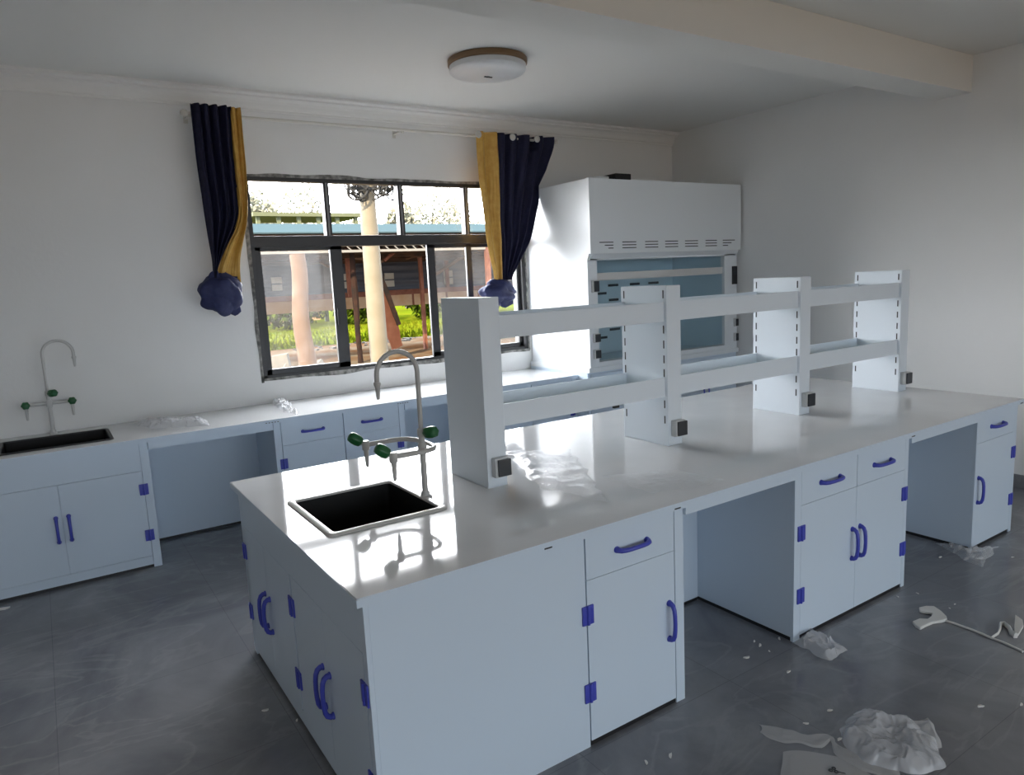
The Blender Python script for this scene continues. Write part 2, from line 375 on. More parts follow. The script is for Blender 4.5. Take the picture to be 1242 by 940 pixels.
# ------------------------------------------------------------------ cabinets
def handle_mesh():
    L, d = .075, .032
    b = MB(); pts = [(-L, 0, 0), (-L, -.012, 0), (-L * .92, -.022, 0), (-L * .72, -.029, 0), (-L * .4, -d, 0), (0, -d - .001, 0), (L * .4, -d, 0), (L * .72, -.029, 0), (L * .92, -.022, 0), (L, -.012, 0), (L, 0, 0)]
    b.tube(pts, [.0105, .0105, .0098, .009, .0086, .0084, .0086, .009, .0098, .0105, .0105], 12, up=(0, 0, 1))
    for s in (-1, 1): b.lathe([(0, -.0055), (.0125, -.0055), (.013, -.003), (.013, .0), (0, 0)], (s * L, 0, 0), 20, Euler((-PI / 2, 0, 0)).to_matrix())
    return b
def hinge_mesh():
    b = MB(); b.box(-.026, -.003, -.0065, 0, -.036, .036, .002); b.box(.003, .026, -.0065, 0, -.036, .036, .002)
    b.tube([(0, -.006, -.036), (0, -.006, .036)], .0065, 12)
    for x in (-.015, .015):
        for z in (-.02, .02): b.lathe([(0, -.0075), (.004, -.0072), (.0045, -.006)], (x, 0, z), 10, Euler((-PI / 2, 0, 0)).to_matrix())
    return b
_h = {}
def handle(parent, p, vertical=False, rz=0):
    if 'h' not in _h:
        o = handle_mesh().build('handle', M['blue'], parent, smooth=40); o['label'] = 'blue plastic arched handle'; _h['h'] = o; o.location = p
    else: o = clone(_h['h'], parent, p)
    R = Euler((0, PI / 2 if vertical else 0, 0)).to_matrix(); R = Euler((0, 0, rz)).to_matrix() @ R
    o.rotation_euler = R.to_euler()
def hinge(parent, p, rz=0):
    if 'g' not in _h:
        o = hinge_mesh().build('hinge', M['blue'], parent, smooth=40); o['label'] = 'blue plastic hinge'; _h['g'] = o; o.location = p
    else: o = clone(_h['g'], parent, p)
    o.rotation_euler = (0, 0, rz)
HZ = (.521, .218)          # hinge heights
def cabinet(x0, x1, yf, yb, label, posts=(1, 1), drawers=(), doors=(), falsez=None, plinth_back=.0, name='base_cabinet', ztop=.82, hollow=False, pw=(.048, .048), kick=False):
    """front faces -Y at y = yf. drawers: (xa, xb); doors: (xa, xb, hinge side -1/1)"""
    c = ((x0 + x1) / 2, (yf + yb) / 2, 0)
    r = thing(name, c, label, 'cabinet')
    b = MB(); d = .016
    # carcass set back by the thickness of the doors, closed on all sides
    if hollow:
        t = .018
        b.box(x0, x0 + t, yf + d, yb, .02, ztop); b.box(x1 - t, x1, yf + d, yb, .02, ztop); b.box(x0 + t, x1 - t, yb - t, yb, .02, ztop)
        b.box(x0 + t, x1 - t, yf + d, yb - t, .02, .05); b.box(x0 + t, x1 - t, yf + d, yf + d + t, .02, ztop)
    else: b.box(x0, x1, yf + d, yb, .02, ztop, .002)
    if posts[0]: b.box(x0, x0 + pw[0], yf, yf + d, 0, ztop, .0015)
    if posts[1]: b.box(x1 - pw[1], x1, yf, yf + d, 0, ztop, .0015)
    b.build('carcass', M['pp'], r, c)
    MB().box(x0 + .006, x1 - .006, yf + .006, yb - .01, 0, .02).build('shadow_gap_strip', M['black'], r, c)  # black filler paints the shadow line of the gap at the floor
    xi0 = x0 + (pw[0] if posts[0] else 0); xi1 = x1 - (pw[1] if posts[1] else 0)
    g = .0009
    if kick: MB().box(xi0 + g, xi1 - g, yf + .001, yf + d, .02, .078 - g, .001).build('kick_panel', M['pp'], r, c)
    zb = .078 if kick else .021
    if falsez: MB().box(xi0 + g, xi1 - g, yf + .0005, yf + d, falsez + g, ztop, .0012).build('front_panel', M['pp'], r, c)
    for xa, xb in drawers:
        o = MB().box(xa + g, xb - g, yf, yf + d, .65 + g, .8205, .0012).build('drawer', M['pp'], r, c)
        handle(o, (( xa + xb) / 2 - c[0], yf - c[1], .731))
    zt = (falsez or .65) - g
    for xa, xb, s in doors:
        o = MB().box(xa + g, xb - g, yf, yf + d, zb + g, zt, .0012).build('door', M['pp'], r, c)
        xh = (xb if s > 0 else xa)
        for z in HZ: hinge(o, (xh - c[0], yf - c[1], z))
        xo = (xa + .033 if s > 0 else xb - .033)
        handle(o, (xo - c[0], yf - c[1], .366), True)
    return r
IY0, IY1 = .026, 1.576
# --- island, from the sink end
cy = (.026 + .858) / 2
def sink_end():
    x0, x1 = .026, .857
    c = ((x0 + x1) / 2, (IY0 + IY1) / 2, 0)
    r = thing('sink_cabinet', c, 'large white island cabinet under the black sink, doors with blue handles on its end', 'cabinet')
    b = MB(); t = .018; d = .016
    b.box(x0 + d, x1, IY0, IY0 + t, 0, .822, .0015); b.box(x0 + d, x1, IY1 - t, IY1, 0, .822, .0015)
    b.box(x1 - t, x1, IY0 + t, IY1 - t, .02, .80); b.box(x0 + d, x1 - t, IY0 + t, IY1 - t, .02, .05); b.box(x0 + d, x0 + d + t, IY0 + t, IY1 - t, .02, .822)
    b.box(x0, x0 + d, IY0, IY0 + .03, 0, .822, .001); b.box(x0, x0 + d, IY1 - .045, IY1, 0, .822, .001)
    b.build('carcass', M['pp'], r, c)
    MB().box(x0 + .008, x1 - .01, IY0 + .006, IY1 - .006, 0, .02).build('shadow_gap_strip', M['black'], r, c)
    g = .0012
    MB().box(x0 + .001, x0 + d, IY0 + .03 + g, IY1 - .045 - g, .02, .078, .001).build('kick_panel', M['pp'], r, c)
    MB().box(x0 + .0005, x0 + d, IY0 + .03 + g, IY1 - .045 - g, .65, .822, .001).build('front_panel', M['pp'], r, c)
    ys = [(.060, .435, -1), (.435, .795, 1), (.81, 1.19, -1), (1.19, 1.545, 1)]
    for ya, yb, s in ys:
        o = MB().box(x0, x0 + d, ya + g, yb - g, .079, .649, .0015).build('door', M['pp'], r, c)
        yh = yb if s > 0 else ya
        for z in HZ: hinge(o, (x0 - c[0], yh - c[1], z), -PI / 2)
        yo = ya + .036 if s > 0 else yb - .036
        handle(o, (x0 - c[0], yo - c[1], .345), True, -PI / 2)
sink_end()
cabinet(.858, 1.358, IY0, IY1, 'narrow white island cabinet next to the sink cabinet, one drawer above one door', (0, 1), [(.862, 1.307)], [(.862, 1.307, -1)], ztop=.822)
cabinet(2.076, 3.040, IY0, IY1, 'wide white island cabinet in the middle, two drawers above two doors', (1, 1), [(2.124, 2.567), (2.569, 3.008)], [(2.124, 2.568, -1), (2.568, 3.008, 1)], ztop=.822, pw=(.048, .032))
cabinet(3.790, 4.310, IY0, IY1, 'white island cabinet at the end nearest the grey wall, one drawer above one door', (1, 1), [(3.80, 4.276)], [(3.80, 4.276, 1)], ztop=.822, pw=(.010, .034))
def knee(x0, x1, yp, ya, za, label):
    c = ((x0 + x1) / 2, yp, 0)
    r = thing('knee_panel', c, label, 'panel')
    MB().box(x0 + .001, x1 - .001, yp, yp + .018, .018, .8215, .001).build('panel', M['pp'], r, c)
    MB().box(x0 + .002, x1 - .002, ya, ya + .02, za, .8215, .0015).build('apron', M['pp'], r, c)
    MB().box(x0 + .004, x1 - .004, yp + .004, yp + .016, 0, .018).build('shadow_gap_strip', M['black'], r, c)
knee(1.358, 2.076, .60, .012, .787, 'white back panel of the island knee space beside the narrow one-drawer cabinet')
knee(3.040, 3.790, .60, .012, .787, 'white back panel of the island knee space nearest the grey wall')
def slab(x0, x1, y0, y1, hole, z0, z1, bev=.003):
    b = MB(); hx0, hx1, hy0, hy1 = hole
    X = [x0, hx0, hx1, x1]; Y = [y0, hy0, hy1, y1]
    def sheet(z): return [[b.bm.verts.new((x, y, z)) for x in X] for y in Y]
    A, B = sheet(z1), sheet(z0)
    for j in range(3):
        for i in range(3):
            if i == 1 and j == 1: continue
            b.bm.faces.new((A[j][i], A[j][i + 1], A[j + 1][i + 1], A[j + 1][i])); b.bm.faces.new((B[j][i], B[j + 1][i], B[j + 1][i + 1], B[j][i + 1]))
    for i in range(3):
        for j, s in ((0, 0), (3, 0)): b.bm.faces.new((A[j][i], A[j][i + 1], B[j][i + 1], B[j][i]))
        for k in (0, 3): b.bm.faces.new((A[i][k], A[i + 1][k], B[i + 1][k], B[i][k]))
    for (p, q) in (((1, 1), (1, 2)), ((1, 2), (2, 2)), ((2, 2), (2, 1)), ((2, 1), (1, 1))):
        b.bm.faces.new((A[p[0]][p[1]], A[q[0]][q[1]], B[q[0]][q[1]], B[p[0]][p[1]]))
    es = [e for e in b.bm.edges if all(abs(v.co.z - z1) < 1e-6 for v in e.verts) and ((e.verts[0].co.x in (x0, x1) and abs(e.verts[0].co.x - e.verts[1].co.x) < 1e-6 and min(abs(e.verts[0].co.x - x0), abs(e.verts[0].co.x - x1)) < 1e-6) or (abs(e.verts[0].co.y - e.verts[1].co.y) < 1e-6 and min(abs(e.verts[0].co.y - y0), abs(e.verts[0].co.y - y1)) < 1e-6))]
    bmesh.ops.bevel(b.bm, geom=es, offset=bev, segments=2, affect='EDGES')
    b.bm.normal_update()
    for f in b.bm.faces:
        if abs(f.normal.z) < .3: f.material_index = 1      # pale edge banding
    return b
IS = (.135, .580, .565, 1.065)     # island sink opening
def island_top():
    c = (2.165, .80, .822)
    r = thing('island_worktop', c, 'long glossy white worktop of the central island', 'worktop')
    slab(0, 4.335, 0, 1.602, IS, .822, H).build('top', [M['top'], M['pp']], r, c)
    for x in (.682, 1.302, 3.03, 4.29):
        MB().box(x - .016, x + .016, -.0015, .002, .827, .832).build('edge_mark', M['dark'], r, c)  # added dark dash standing for a seam mark on the edge
island_top()
# --- bench under the window
BY = 3.110
cabinet(-1.185, -.178, BY, WY - .01, 'white bench cabinet under the long black sink, two doors with upright blue handles', (1, 1), [], [(-1.135, -.682, -1), (-.682, -.229, 1)], falsez=.64, name='sink_cabinet', ztop=.82, hollow=True, kick=True)
cabinet(.610, 1.606, BY, WY - .01, 'white bench cabinet with two drawers below the open window', (1, 1), [(.660, 1.112), (1.116, 1.556)], [(.660, 1.112, -1), (1.116, 1.556, 1)], ztop=.82, kick=True)
cabinet(2.30, 3.296, BY, WY - .01, 'white bench cabinet with two drawers beside the fume hood base', (1, 1), [(2.35, 2.802), (2.806, 3.246)], [(2.35, 2.802, -1), (2.806, 3.246, 1)], ztop=.82, kick=True)
knee(-.178, .610, 3.624, BY - .004, .772, 'blue-white back panel of the bench knee space beside the wall sink')
knee(1.606, 2.30, 3.624, BY - .004, .772, 'blue-white back panel of the bench knee space behind the island rack')
BS = (-.945, -.360, 3.215, 3.645)
def bench_top():
    c = (1.05, 3.46, .82)
    r = thing('bench_worktop', c, 'glossy white worktop running along the wall under the window', 'worktop')
    slab(-1.20, 3.298, 3.084, WY - .002, BS, .822, H).build('top', [M['top'], M['pp']], r, c)
    for x in (.60, 1.585):
        for k in range(5): MB().box(x - .045 + k * .02, x - .035 + k * .02, 3.082, 3.086, .829, .834).build('edge_mark', M['dark'], r, c)  # row of added dark dashes standing for tiny printed marks
bench_top()

# ------------------------------------------------------------------ sinks and faucets
def rrect(x0, x1, y0, y1, r, n=6):
    P = []
    for cx, cy, a in ((x1 - r, y1 - r, 0), (x0 + r, y1 - r, 90), (x0 + r, y0 + r, 180), (x1 - r, y0 + r, 270)):
        for k in range(n + 1):
            t = math.radians(a + 90 * k / n); P.append((cx + r * math.cos(t), cy + r * math.sin(t)))
    return P
def loft(b, loops):
    R = [[b.bm.verts.new(p) for p in L] for L in loops]
    for A, B in zip(R, R[1:]):
        for i in range(len(A)): b.bm.faces.new((A[i], A[(i + 1) % len(A)], B[(i + 1) % len(A)], B[i]))
    return R
def sink(hole, label, rim_mat, over, name='lab_sink'):
    x0, x1, y0, y1 = hole; c = ((x0 + x1) / 2, (y0 + y1) / 2, H)
    r = thing(name, c, label, 'sink')
    L = lambda o, z, rr: [(px, py, z) for px, py in rrect(x0 - o, x1 + o, y0 - o, y1 + o, rr)]
    b = MB(); loft(b, [L(over, H + .0005, .03), L(over, H + .005, .03), L(over - .004, H + .008, .028), L(-.004, H + .008, .02), L(-.008, H + .004, .02), L(-.008, H - .02, .02)])
    b.build('rim', rim_mat, r, c, smooth=40)
    b = MB(); R = loft(b, [L(-.009, H - .001, .02), L(-.012, H - .05, .02), L(-.02, H - .26, .03), L(-.06, H - .275, .03)])
    b.bm.faces.new(R[-1]); b.build('basin', M['sink'], r, c, smooth=40)
    b = MB(); b.lathe([(0, .004), (.03, .004), (.034, .0), (0, 0)], (c[0], c[1], H - .2745), 20); b.build('drain', M['black'], r, c)
sink(IS, 'square black sink with pale rim set into the island worktop', M['rim'], .022)
sink(BS, 'long black sink set into the bench against the wall', M['black'], .012)
def arc(c, r, a0, a1, n, f):
    return [f(c[0] + r * math.cos(math.radians(a0 + (a1 - a0) * k / n)), c[1] + r * math.sin(math.radians(a0 + (a1 - a0) * k / n))) for k in range(n + 1)]
def knob(parent, p, d, c):
    """green six-lobed barrel, axis d"""
    d = Vector(d).normalized(); R = d.to_track_quat('Z', 'Y').to_matrix()
    b = MB(); pr = [(0, -.03), (.014, -.03), (.0215, -.024), (.0245, -.008), (.0245, .012), (.021, .026), (.012, .031), (0, .031)]
    rings = []
    for rr, z in pr:
        rings.append([b.bm.verts.new(Vector(p) + R @ Vector((rr * (1 + .07 * math.cos(6 * 2 * PI * k / 36)) * math.cos(2 * PI * k / 36), rr * (1 + .07 * math.cos(6 * 2 * PI * k / 36)) * math.sin(2 * PI * k / 36), z))) for k in range(36)] if rr else None)
    cc = [r for r in rings if r]
    for A, B in zip(cc, cc[1:]):
        for k in range(36): b.bm.faces.new((A[k], A[(k + 1) % 36], B[(k + 1) % 36], B[k]))
    b.bm.faces.new(list(reversed(cc[0]))); b.bm.faces.new(cc[-1])
    o = b.build('valve_knob', M['green'], parent, c, smooth=50); o['label'] = 'green plastic tap knob'
    return o
def faucet(base, label, mt, spout_dir, bar, knobs, drops, front):
    bx, by = base; c = (bx, by, H)
    r = thing('lab_faucet', c, label, 'faucet')
    MB().lathe([(0, 0), (.028, 0), (.028, .006), (.02, .012), (.016, .03), (0, .03)], (bx, by, H), 24).build('base_flange', mt, r, c, smooth=40)
    b = MB(); b.tube([(bx, by, H + .01), (bx, by, H + .27)], .0125, 16)
    b.lathe([(.0125, 0), (.019, .004), (.019, .04), (.0125, .05)], (bx, by, 1.035), 20); b.lathe([(.0125, 0), (.017, .003), (.017, .03), (.0125, .036)], (bx, by, 1.11), 20)
    b.build('column', mt, r, c, smooth=40)
    R = .088; dx, dy = spout_dir
    zc = 1.47 - R
    pts = [(bx, by, H + .26), (bx, by, 1.20), (bx, by, 1.30)] + arc((R, zc), R, 180, 0, 16, lambda h, z: (bx + dx * h, by + dy * h, z)) + [(bx + dx * 2 * R, by + dy * 2 * R, zc - .045)]
    b = MB(); b.tube(pts, .0098, 14)
    tx, ty = bx + dx * 2 * R, by + dy * 2 * R
    b.lathe([(.0098, .012), (.014, .01), (.0145, 0), (.012, -.004), (.0095, -.012), (.0075, -.045), (.006, -.058), (0, -.058)], (tx, ty, zc - .035), 16)
    b.build('gooseneck', mt, r, c, smooth=50)
    MB().tube(bar, .0105, 14).build('crossbar', mt, r, c, smooth=50)
    for p in drops:
        x, y, z = p
        b = MB(); b.lathe([(0, .018), (.014, .018), (.016, .01), (.016, -.02), (.0105, -.026), (.0095, -.055), (.0075, -.09), (.005, -.098), (0, -.098)], p, 16); b.build('nozzle', mt, r, c, smooth=50)
    for p, d in knobs: 
        q = Vector(p); dd = Vector(d).normalized()
        MB().tube([q, q + dd * .03], .009, 12).build('valve_stem', mt, r, c, smooth=50)
        knob(r, q + dd * .052, dd, c)
fx, fy = .597, .742
barpts = [(.446, .695, 1.06), (.50, .692, 1.06), (.56, .690, 1.06), (.60, .693, 1.06), (.63, .705, 1.06), (.648, .735, 1.06), (.655, .78, 1.06), (.655, .86, 1.06), (.648, .91, 1.06), (.63, .95, 1.06), (.60, .972, 1.06), (.56, .980, 1.06), (.50, .980, 1.06), (.446, .980, 1.06)]
faucet((fx, fy), 'grey gooseneck lab faucet with green knobs over the island sink', M['faucet'], (-1, 0), barpts,
       [((.446, .695, 1.06), (-.75, 0.12, .55)), ((.446, .980, 1.06), (-.75, .12, .55)), ((fx, fy, 1.125), (.35, -.9, .15))], [(.446, .695, 1.06), (.446, .980, 1.06)], 0)
bx, by = -.662, 3.745
faucet((bx, by), 'white gooseneck lab faucet with green knobs behind the long bench sink', M['faucetw'], (1, 0), [(bx - .13, by, 1.06), (bx, by, 1.06), (bx + .13, by, 1.06)],
       [((bx - .13, by, 1.062), (0, -1, .1)), ((bx + .13, by, 1.062), (0, -1, .1)), ((bx, by, 1.125), (.5, -.86, .1))], [(bx - .13, by, 1.06), (bx + .13, by, 1.06)], 0)

# ------------------------------------------------------------------ reagent rack on the island
def rack():
    c = (2.54, .827, H)
    r = thing('reagent_rack', c, 'white four-post reagent rack with two open shelf levels along the island worktop', 'rack')
    y0, y1, zt = .664, .992, 1.662
    X = [(.858, .950), (1.939, 2.036), (3.024, 3.128), (4.116, 4.222)]
    X = [(a, a + .098) for a, b in ((.858, 0), (1.939, 0), (3.026, 0), (4.118, 0))]
    for i, (a, b) in enumerate(X):
        s = MB(); s.box(a, b, y0, y1, H, zt, .003); s.seal(0)
        zs = [1.62, 1.54, 1.445, 1.37, 1.295, 1.225, 1.15, 1.065, .985]
        for z in zs:
            for y in (y0 + .022, y1 - .022):
                for xx in ((a - .0008, a + .001),) if i else (): s.box(xx[0], xx[1], y - .004, y + .004, z - .02, z + .02)
                for xx in ((b - .001, b + .0008),) if i < 3 else (): s.box(xx[0], xx[1], y - .004, y + .004, z - .02, z + .02)
        s.seal(1); o = s.build('post', [M['rack'], M['dark']], r, c)
        # socket on the front face
        sx = b - .042
        MB().box(sx - .036, sx + .036, y0 - .034, y0, .898, .982, .006).build('socket_box', M['sockw'], o, c)
        MB().box(sx - .026, sx + .038, y0 - .044, y0 - .0345, .903, .977, .004).build('socket_cover', M['sock'], o, c)
        MB().box(a - .0, b, y0, y1, H, H + .004).build('base_gasket', M['rack'], o, c)
    for i in range(3):
        a = X[i][1]; b = X[i + 1][0]
        for zr in (1.535, 1.155):
            m = MB()
            m.box(a, b, .680, .692, zr - .05, zr + .047, .002); m.box(a, b, .964, .976, zr - .03, zr + .047, .002)
            m.box(a, b, .692, .704, zr - .05, zr - .042); m.box(a, b, .952, .964, zr - .03, zr - .022)
            o = m.build('shelf', M['rack'], r, c)
            if i == 0 and zr < 1.3:
                MB().box(1.600, 1.632, .684, .70, zr - .064, zr - .049, .002).build('clip', M['black'], o, c)
            if i == 1 and zr < 1.3: MB().box(2.74, 2.80, .955, .966, zr - .036, zr - .024, .002).build('clip', M['dark'], o, c)
            MB().box(a + .001, b - .001, .693, .963, zr - .012, zr - .006).build('glass_plate', M['shelfglass'], o, c)
rack()

# ------------------------------------------------------------------ fume hood
def hood():
    x0, x1, yf, yb = 3.33, 5.275, 2.891, WY - .012
    yl = yf + .05; z0, zk, zt = .92, 1.895, 2.533
    c = ((x0 + x1) / 2, (yf + yb) / 2, 0)
    r = thing('fume_hood', c, 'tall white fume hood with vent slots standing in the corner beside the window', 'fume hood')
    B = lambda *a, bev=.003: MB().box(*a, bev)
    b = MB(); xx0, xx1 = 3.31, 5.29
    b.box(xx0, xx1, yl + .02, yb, .02, .875, .002); b.build('base_cabinet', M['pp'], r, c)
    B(xx0 + .02, xx1 - .02, yl + .05, yb - .02, 0, .02).build('shadow_gap_strip', M['black'], r, c)
    for xa, xb, s in ((3.33, 3.81, -1), (3.81, 4.29, 1), (4.31, 4.79, -1), (4.79, 5.27, 1)):
        o = B(xa + .002, xb - .002, yl + .004, yl + .02, .08, .86, bev=.0015).build('door', M['pp'], r, c)
        xh = xb if s > 0 else xa
        xo = xa + .035 if s > 0 else xb - .035
        handle(o, (xo - c[0], yl + .004 - c[1], .5), True)
    B(xx0 - .005, xx1, yl - .012, yb, .876, z0).build('hood_worktop', M['hood'], r, c)
    # sides: outline with the overhanging upper part
    pl = [(yb, z0), (yb, zt), (yf + .02, zt), (yf + .02, zk + .02), (yl, zk - .04), (yl, z0)]
    for xa, xb in ((x0, x0 + .03), (x1 - .03, x1)): MB().prism(pl, 'x', xa, xb).build('side_panel', M['hood'], r, c)
    B(x0 + .03, x1 - .03, yf + .02, yb, zt - .03, zt, bev=0).build('top_panel', M['hood'], r, c)
    fr = MB(); fr.prism([(yf, zk + .01), (yf, zt), (yf + .02, zt), (yf + .02, zk + .01)], 'x', x0, x1)
    fo = fr.build('front_fascia', M['hood'], r, c)
    v = MB()
    G = [(3.43, 3.588), (3.692, 3.858), (3.967, 4.129), (4.218, 4.386), (4.479, 4.655), (4.76, 4.921), (5.007, 5.184)]
    for k, (a, bb) in enumerate(G):
        for q, z in enumerate((2.0, 1.975, 1.95)):
            aa, b2 = a, bb
            if k == 0: aa = a + (0, .06, .10)[q]
            if k == 6: b2 = bb - (0, .05, .10)[q]
            v.box(aa, b2, yf - .001, yf + .002, z - .004, z + .004)
    v.build('vent_slot', M['dark'], fo, c)
    # lower frame
    B(x0 + .03, 3.437, yl, yl + .06, z0, zk - .02).build('jamb', M['hood'], r, c); jr = B(5.09, x1 - .03, yl, yl + .06, z0, zk - .02).build('jamb', M['hood'], r, c)
    lp = [(yf + .002, zk + .01), (yl, zk - .03), (yl, 1.852), (yl + .06, 1.852), (yl + .06, zk + .01)]
    MB().prism(lp, 'x', x0 + .03, x1 - .03).build('lintel', M['hood'], r, c)
    B(3.437, 5.09, yl, yl + .05, z0, .962).build('sill', M['hood'], r, c)
    # sash
    s = MB(); s.box(3.44, 5.087, yl + .02, yl + .045, 1.685, 1.742, .004); s.box(3.44, 5.087, yl + .024, yl + .04, 1.675, 1.685)
    so = s.build('sash', M['alu'], r, c)
    MB().box(3.44, 5.087, yl + .03, yl + .036, .975, 1.684).build('glass', M['hoodglass'], so, c)
    MB().box(3.44, 5.087, yl + .046, yl + .052, 1.70, 1.85).build('glass', M['hoodglass'], so, c)
    # lining
    i = MB(); i.box(x0 + .031, 3.42, yl + .06, yb - .14, z0, 2.2); i.box(5.105, x1 - .031, yl + .06, yb - .14, z0, 2.2); i.box(3.42, 5.105, yl + .06, yb - .14, 2.17, 2.2); i.box(3.42, 5.105, yl + .06, yb - .14, z0, z0 + .012)
    i.build('lining', M['hoodin'], r, c)
    bf = MB().box(3.42, 5.105, 3.655, 3.675, z0, 2.17).build('back_baffle', M['hoodin'], r, c)
    d = MB()
    for a, bb, z in ((4.183, 4.321, 1.612), (4.48, 4.618, 1.612), (4.743, 4.893, 1.612), (4.035, 4.16, 1.537), (4.189, 4.32, 1.466), (4.48, 4.618, 1.466), (4.743, 4.893, 1.466), (4.19, 4.33, 1.165), (4.48, 4.618, 1.165), (4.038, 4.155, 1.092)):
        d.box(a, bb, 3.653, 3.657, z - .012, z + .012, .0)
    d.build('baffle_slot', M['dark'], bf, c)
    for a, bb, za, zb in ((3.365, 3.432, 1.576, 1.680), (3.365, 3.432, 1.138, 1.219), (3.365, 3.432, .995, 1.077), (5.222, 5.287 - .02, 1.138, 1.222), (5.222, 5.287 - .02, .988, 1.075)):
        o = B(a, bb, yl - .022, yl, za, zb, bev=.005).build('socket', M['sockw'], r, c)
        B(a + .012, bb + .002, yl - .030, yl - .0225, za + .006, zb - .006, bev=.003).build('socket_cover', M['sock'], o, c)
    o = B(5.20, 5.27, yl - .012, yl, 1.565, 1.745, bev=.004).build('control_panel', M['black'], r, c)
    B(5.212, 5.258, yl - .014, yl - .0122, 1.66, 1.73, bev=0).build('display', M['sock'], o, c)
    B(3.985, 4.178, 3.28, 3.46, zt, 2.652, bev=.004).build('fan_box', M['black'], r, c)
    MB().lathe([(.0, 0), (.11, 0), (.11, .09), (.105, .09), (.105, .005), (0, .005)], (3.86, 3.40, zt), 28).build('duct_collar', M['hood'], r, c, smooth=40)
hood()

# ------------------------------------------------------------------ ceiling light
def lamp():
    lx, ly = 2.07, 2.40; c = (lx, ly, CH)
    r = thing('ceiling_light', c, 'round white ceiling light with a brown wooden base', 'ceiling light')
    MB().lathe([(0, 0), (.262, 0), (.268, -.006), (.268, -.034), (.262, -.04), (0, -.04)], c, 64).build('base_ring', M['lampwood'], r, c, smooth=40)
    MB().lathe([(.252, -.036), (.258, -.042), (.258, -.072), (.244, -.086), (.18, -.099), (.08, -.106), (0, -.108)], c, 64).build('diffuser', M['lampwhite'], r, c, smooth=40)
    b = MB(); b.lathe([(0, -.112), (.012, -.112), (.014, -.106)], c, 16)
    b.box(lx - .03, lx - .004, ly - .006, ly + .006, CH - .113, CH - .106); b.box(lx + .004, lx + .03, ly - .006, ly + .006, CH - .113, CH - .106); b.build('centre_cap', M['sock'], r, c)
lamp()

# ------------------------------------------------------------------ curtains
RY = 3.665; RZ = 2.975
def rod():
    c = (1.97, RY, RZ)
    r = thing('curtain_rod', c, 'thin white curtain rod mounted above the window', 'curtain rod')
    MB().tube([(.385, RY, RZ), (3.575, RY, RZ)], .0115, 14).build('pole', M['rod'], r, c, smooth=40)
    for x, s in ((.385, -1), (3.575, 1)):
        MB().lathe([(.0, 0), (.017, 0), (.024, .012), (.024, .03), (.014, .045), (0, .048)], (x, RY, RZ), 18, Euler((0, s * PI / 2, 0)).to_matrix()).build('finial', M['rod'], r, c, smooth=40)
    for x in (.40, 2.02, 3.50):
        b = MB(); b.box(x - .008, x + .008, RY, WY, RZ - .008, RZ + .006); b.box(x - .015, x + .015, WY - .005, WY, RZ - .035, RZ + .03); b.tube([(x - .01, RY, RZ - .018), (x + .01, RY, RZ - .018)], .009, 10)
        b.build('bracket', M['rod'], r, c)
rod()
def interp(tab, z):
    return sum(interp1(tab, z + q * .022) for q in range(-4, 5)) / 9
def interp1(tab, z):
    """tab: [(z, value)] from the top down"""
    if z >= tab[0][0]: return tab[0][1]
    for (za, a), (zb, b) in zip(tab, tab[1:]):
        if z >= zb: 
            t = (za - z) / (za - zb); return a + (b - a) * t
    return tab[-1][1]
def edge(pts):
    out = []
    for u, v in pts:
        p = at(u, v, 'y', RY); out.append((p.z, p.x))
    return sorted(out, key=lambda q: -q[0])
def panel(name, mt, root, c, L, R, ztop, zbot, pleats, amp, ph, yoff=0, n=110, nz=80, pinch=0, behind=None, xmax=None):
    b = MB()
    zr = ztop - zbot
    def fn(s, t):
        z = ztop - zr * t
        xl = interp(L, z); xr = interp(R, z)
        a = amp * (1 - pinch * t)
        wv = math.sin(s * pleats * 2 * PI + ph + .5 * math.sin(t * 3 + s * 4))
        wv = wv + .22 * math.sin(s * pleats * 4 * PI + ph * 1.7 + t)
        y = RY + yoff + a * wv + .010 * noise.noise((s * 5, t * 4, ph)) + .006 * noise.noise((s * 14, t * 9, ph))
        x = xl + (xr - xl) * s
        if behind and z > RZ - .10:       # the cloth passes behind the rod here
            q = max(0, 1 - ((x - behind[0]) / behind[1]) ** 2) * min(1, (z - RZ + .10) / .06); y += .075 * q
        if xmax: x = min(x, xmax + max(0, z - 2.56) * .66 - .004 * (1 - s))
        return Vector((x, y, z))
    b.grid(fn, n, nz)
    o = b.build(name, mt, root, c, smooth=0)
    sm = o.modifiers.new('thick', 'SOLIDIFY'); sm.thickness = .004; sm.offset = 0
    return o
